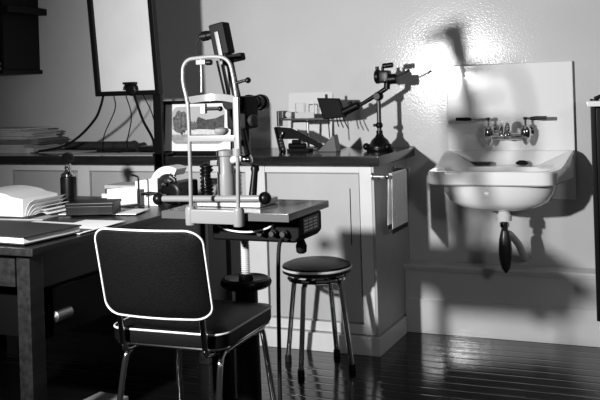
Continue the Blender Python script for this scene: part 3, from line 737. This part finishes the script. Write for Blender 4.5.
# things on the desk
D0 = DZ + .0004
def sheet(x0, x1, y0, y1, z0, th, m, a, lb, name='paper_sheet', cat='paper', grp='sheets lying on the desk'):
    o = MB().box(x0, x1, y0, y1, z0, z0 + th, mtx=rot_about(((x0 + x1) / 2, (y0 + y1) / 2, z0), 'Z', a)).build(name, m)
    return tag(o, lb, cat, grp)
sheet(-2.42, -2.06, 2.52, 2.86, D0, .003, PAPER, -4, 'white sheet lying under the dark notebook and past its right side')
sheet(-2.20, -2.015, 2.62, 2.93, D0 + .0035, .002, PAPER, 3, 'white sheet at the desk edge behind the chair back')
sheet(-2.75, -2.42, 2.88, 3.16, D0, .004, PAPERG, 8, 'grey sheet lying under the thick open book')
sheet(-2.62, -2.34, 3.22, 3.50, D0, .004, PAPERG, -12, 'grey sheet lying behind the upright black ophthalmoscope')
sheet(-2.44, -2.10, 3.06, 3.22, D0 + .0045, .003, PAPER, 12, 'white sheet in front of the white folded cards')
# dark notebook with white pages
nb = thing('notebook', (-2.2, 2.55, D0 + .004), 'dark covered notebook with white page edges at the front desk corner', 'book')
NR = rot_about((-2.2, 2.53, 0), 'Z', -5)
MB().box(-2.52, -2.028, 2.385, 2.665, D0 + .006, D0 + .010, .001, mtx=NR).build('lower_cover', COVER, nb)
MB().box(-2.50, -2.034, 2.39, 2.66, D0 + .0105, D0 + .028, mtx=NR).build('pages', PAPER, nb)
MB().box(-2.52, -2.028, 2.385, 2.665, D0 + .0285, D0 + .033, .0015, mtx=NR).build('upper_cover', COVER, nb)
# thick open book with fanned pages
ob = thing('open_book', (-2.6, 3.0, D0 + .005), 'thick white paged book lying open with its right pages fanned', 'book')
MB().box(-2.86, -2.47, 2.90, 3.14, D0 + .0055, D0 + .010, .001).build('cover', COVER, ob)
def pages_block():
    lo = []
    for i in range(13):
        t_ = i / 12; x = -2.85 + .345 * t_
        h = .085 + .018 * math.sin(PI * min(1, t_ * 1.2)) - .014 * max(0, t_ - .75) / .25
        lo.append([(x, 2.91, D0 + .0105), (x, 3.13, D0 + .0105), (x, 3.13, D0 + .0105 + h), (x, 2.91, D0 + .0105 + h)])
    return MB().loft(lo)
pages_block().build('page_block', PAPER, ob)
for i in range(5):
    a = 78 - 13 * i; L_ = .080 - .003 * i
    b0 = Vector((-2.502 + .003 * i, 0, D0 + .012))
    pts = []
    for k in range(7):
        t_ = k / 6; aa = math.radians(a - 22 * t_ * t_)
        pts.append((b0.x + L_ * t_ * math.cos(aa) + .0, b0.z + L_ * t_ * math.sin(aa)))
    lo = [[(x, 2.915 + .01 * i, z_), (x, 3.125 - .006 * i, z_), (x + .0025, 3.125 - .006 * i, z_), (x + .0025, 2.915 + .01 * i, z_)] for x, z_ in pts]
    MB().loft(lo).build('loose_page', PAPER, ob)
# ophthalmoscope standing upright
op = thing('ophthalmoscope', (-2.505, 3.20, D0 + .004), 'black handled ophthalmoscope standing upright among the papers', 'ophthalmoscope')
ox, oy = -2.500, 3.20
MB().lathe([(.050, 0), (.050, .008), (.040, .016), (.037, .020)], (ox, oy, D0 + .0045), n=24).build('stand', DARKM, op)
MB().lathe([(.030, 0), (.035, .004), (.035, .115), (.030, .122)], (ox, oy, D0 + .0245), n=24).build('handle', BLACK, op)
MB().lathe([(.032, 0), (.030, .01), (.016, .02), (.012, .03), (.016, .036), (.012, .044), (.015, .05), (.010, .058)], (ox, oy, D0 + .147), n=20).build('collar', CHROME, op)
MB().lathe([(.006, -.018), (.022, -.016), (.025, -.008), (.025, .008), (.022, .016), (.006, .018)], (ox, oy, D0 + .226), (0, 1, 0), 22).build('head', BLACK, op)
# books and black box
zz = D0 + .0045
for i, (x0, x1, y0, y1, h, m, lb) in enumerate([(-2.47, -2.24, 3.40, 3.56, .022, COVER, 'black book at the bottom of the small stack behind the box'),
                                                (-2.48, -2.24, 3.41, 3.57, .020, PAPER, 'white pamphlet in the middle of the small stack behind the box'),
                                                (-2.46, -2.23, 3.41, 3.56, .022, COVER, 'black book second from the top of the small stack'),
                                                (-2.47, -2.27, 3.42, 3.57, .016, PAPERG, 'pale pamphlet on top of the small stack behind the box')]):
    tag(MB().box(x0, x1, y0, y1, zz, zz + h - .0005, .001).build('book', m), lb, 'book', 'small stack of books at the back of the desk'); zz += h
bb = thing('box', (-2.28, 3.08, D0), 'low black box on the desk in front of the white cards', 'box')
BR = rot_about((-2.27, 3.10, 0), 'Z', 20)
MB().box(-2.385, -2.19, 3.02, 3.15, D0 + .0085, D0 + .045, .003, mtx=BR).build('body', BLACK, bb)
MB().box(-2.388, -2.187, 3.017, 3.153, D0 + .0455, D0 + .058, .003, mtx=BR).build('lid', BLACK, bb)
# white cards standing in a holder
def card(x0, y0, x1, y1, z0, h0, h1, lb):
    d = Vector((x1 - x0, y1 - y0, 0)).normalized(); nrm = Vector((-d.y, d.x, 0)) * .003
    tag(MB().prism([(x0, y0, z0), (x1, y1, z0), (x1, y1, z0 + h1), (x0, y0, z0 + h0)], nrm).build('card', PAPER), lb, 'card', 'white cards standing on the desk')
card(-2.40, 3.34, -2.23, 3.32, D0 + .0003, .075, .09, 'lower white card standing in front behind the black box')
card(-2.29, 3.40, -2.165, 3.385, D0 + .0003, .105, .125, 'taller white card standing behind the lower one')
hk = MB().tube(smooth_path([(-2.205, 3.30, D0 + .008), (-2.205, 3.30, .86), (-2.207, 3.30, .875), (-2.222, 3.30, .882), (-2.24, 3.30, .885)]), .0045, 8).lathe([(.022, 0), (.022, .006), (.006, .01)], (-2.205, 3.30, D0 + .0003))
tag(hk.build('hooked_rod', BLACK), 'thin black hooked rod standing in front of the white cards', 'rod')
# curled white band and dark instruments at the far end of the desk
lo = []
for i in range(13):
    a = math.radians(185 - 125 * i / 12)
    for_r = ((.095, 0), (.095, .09), (.063, .09), (.063, 0))
    lo.append([(-2.035 + r * math.cos(a), 3.40 + yy, D0 + .075 + r * 1.05 * math.sin(a)) for r, yy in for_r])
lens = thing('lens_meter', (-2.0, 3.45, D0), 'small instrument with a curved white hood and black body at the desk end', 'instrument')
MB().loft(lo).build('hood', WHITEE, lens)
m_ = MB().box(-2.06, -1.995, 3.43, 3.60, D0, D0 + .10, .012).lathe([(.05, 0), (.05, .02), (.035, .03)], (-2.03, 3.43, D0 + .055), (0, -1, 0), 24)
m_.build('body', BLACK, lens)
MB().tube([(-2.03, 3.38, D0 + .05), (-2.10, 3.36, D0 + .06), (-2.14, 3.35, D0 + .055)], .007, 10).build('lever', BLACK, lens)
for k in range(4):
    MB().cyl((-2.05 + .014 * k, 3.42, D0 + .085 + .012 * k), (-2.035 + .014 * k, 3.36, D0 + .10 + .014 * k), .006, 10).build('screw', CHROME, lens)
MB().tube([(-2.015, 3.44, D0 + .09), (-2.025, 3.44, D0 + .165)], .004, 8).build('pin', BLACK, lens)
lens.location = (-2.085, 3.45, D0)
rb = thing('ribbed_holder', (-2.075, 3.59, D0), 'upright black ribbed holder behind the white chin rest bar', 'holder')
m_ = MB().lathe([(.030, 0), (.034, .004), (.034, .012), (.024, .016)] + sum([[(.024, .02 + .018 * i), (.031, .026 + .018 * i), (.031, .032 + .018 * i), (.024, .036 + .018 * i)] for i in range(8)], []) + [(.012, .170)], (-2.05, 3.625, D0), n=20)
m_.build('body', BLACK, rb)
MB().box(-2.06, -2.04, 3.588, 3.5945, D0 + .06, D0 + .11, .002).build('chrome_strip', CHROME, rb)  # small chrome strip halfway up the front of the holder
# floor board at the chair
fb = thing('footrest', (-2.1, 2.85, 0), 'low grey footrest board on the floor left of the chair', 'footrest')
FR = rot_about((-2.08, 2.85, 0), 'Z', -4)
MB().box(-2.17, -2.03, 2.58, 2.92, .05, .07, .003, mtx=FR).build('board', BOARD, fb)
for y in (2.62, 2.86): MB().box(-2.16, -2.04, y, y + .025, 0, .0495, mtx=FR).build('bearer', BOARD, fb)
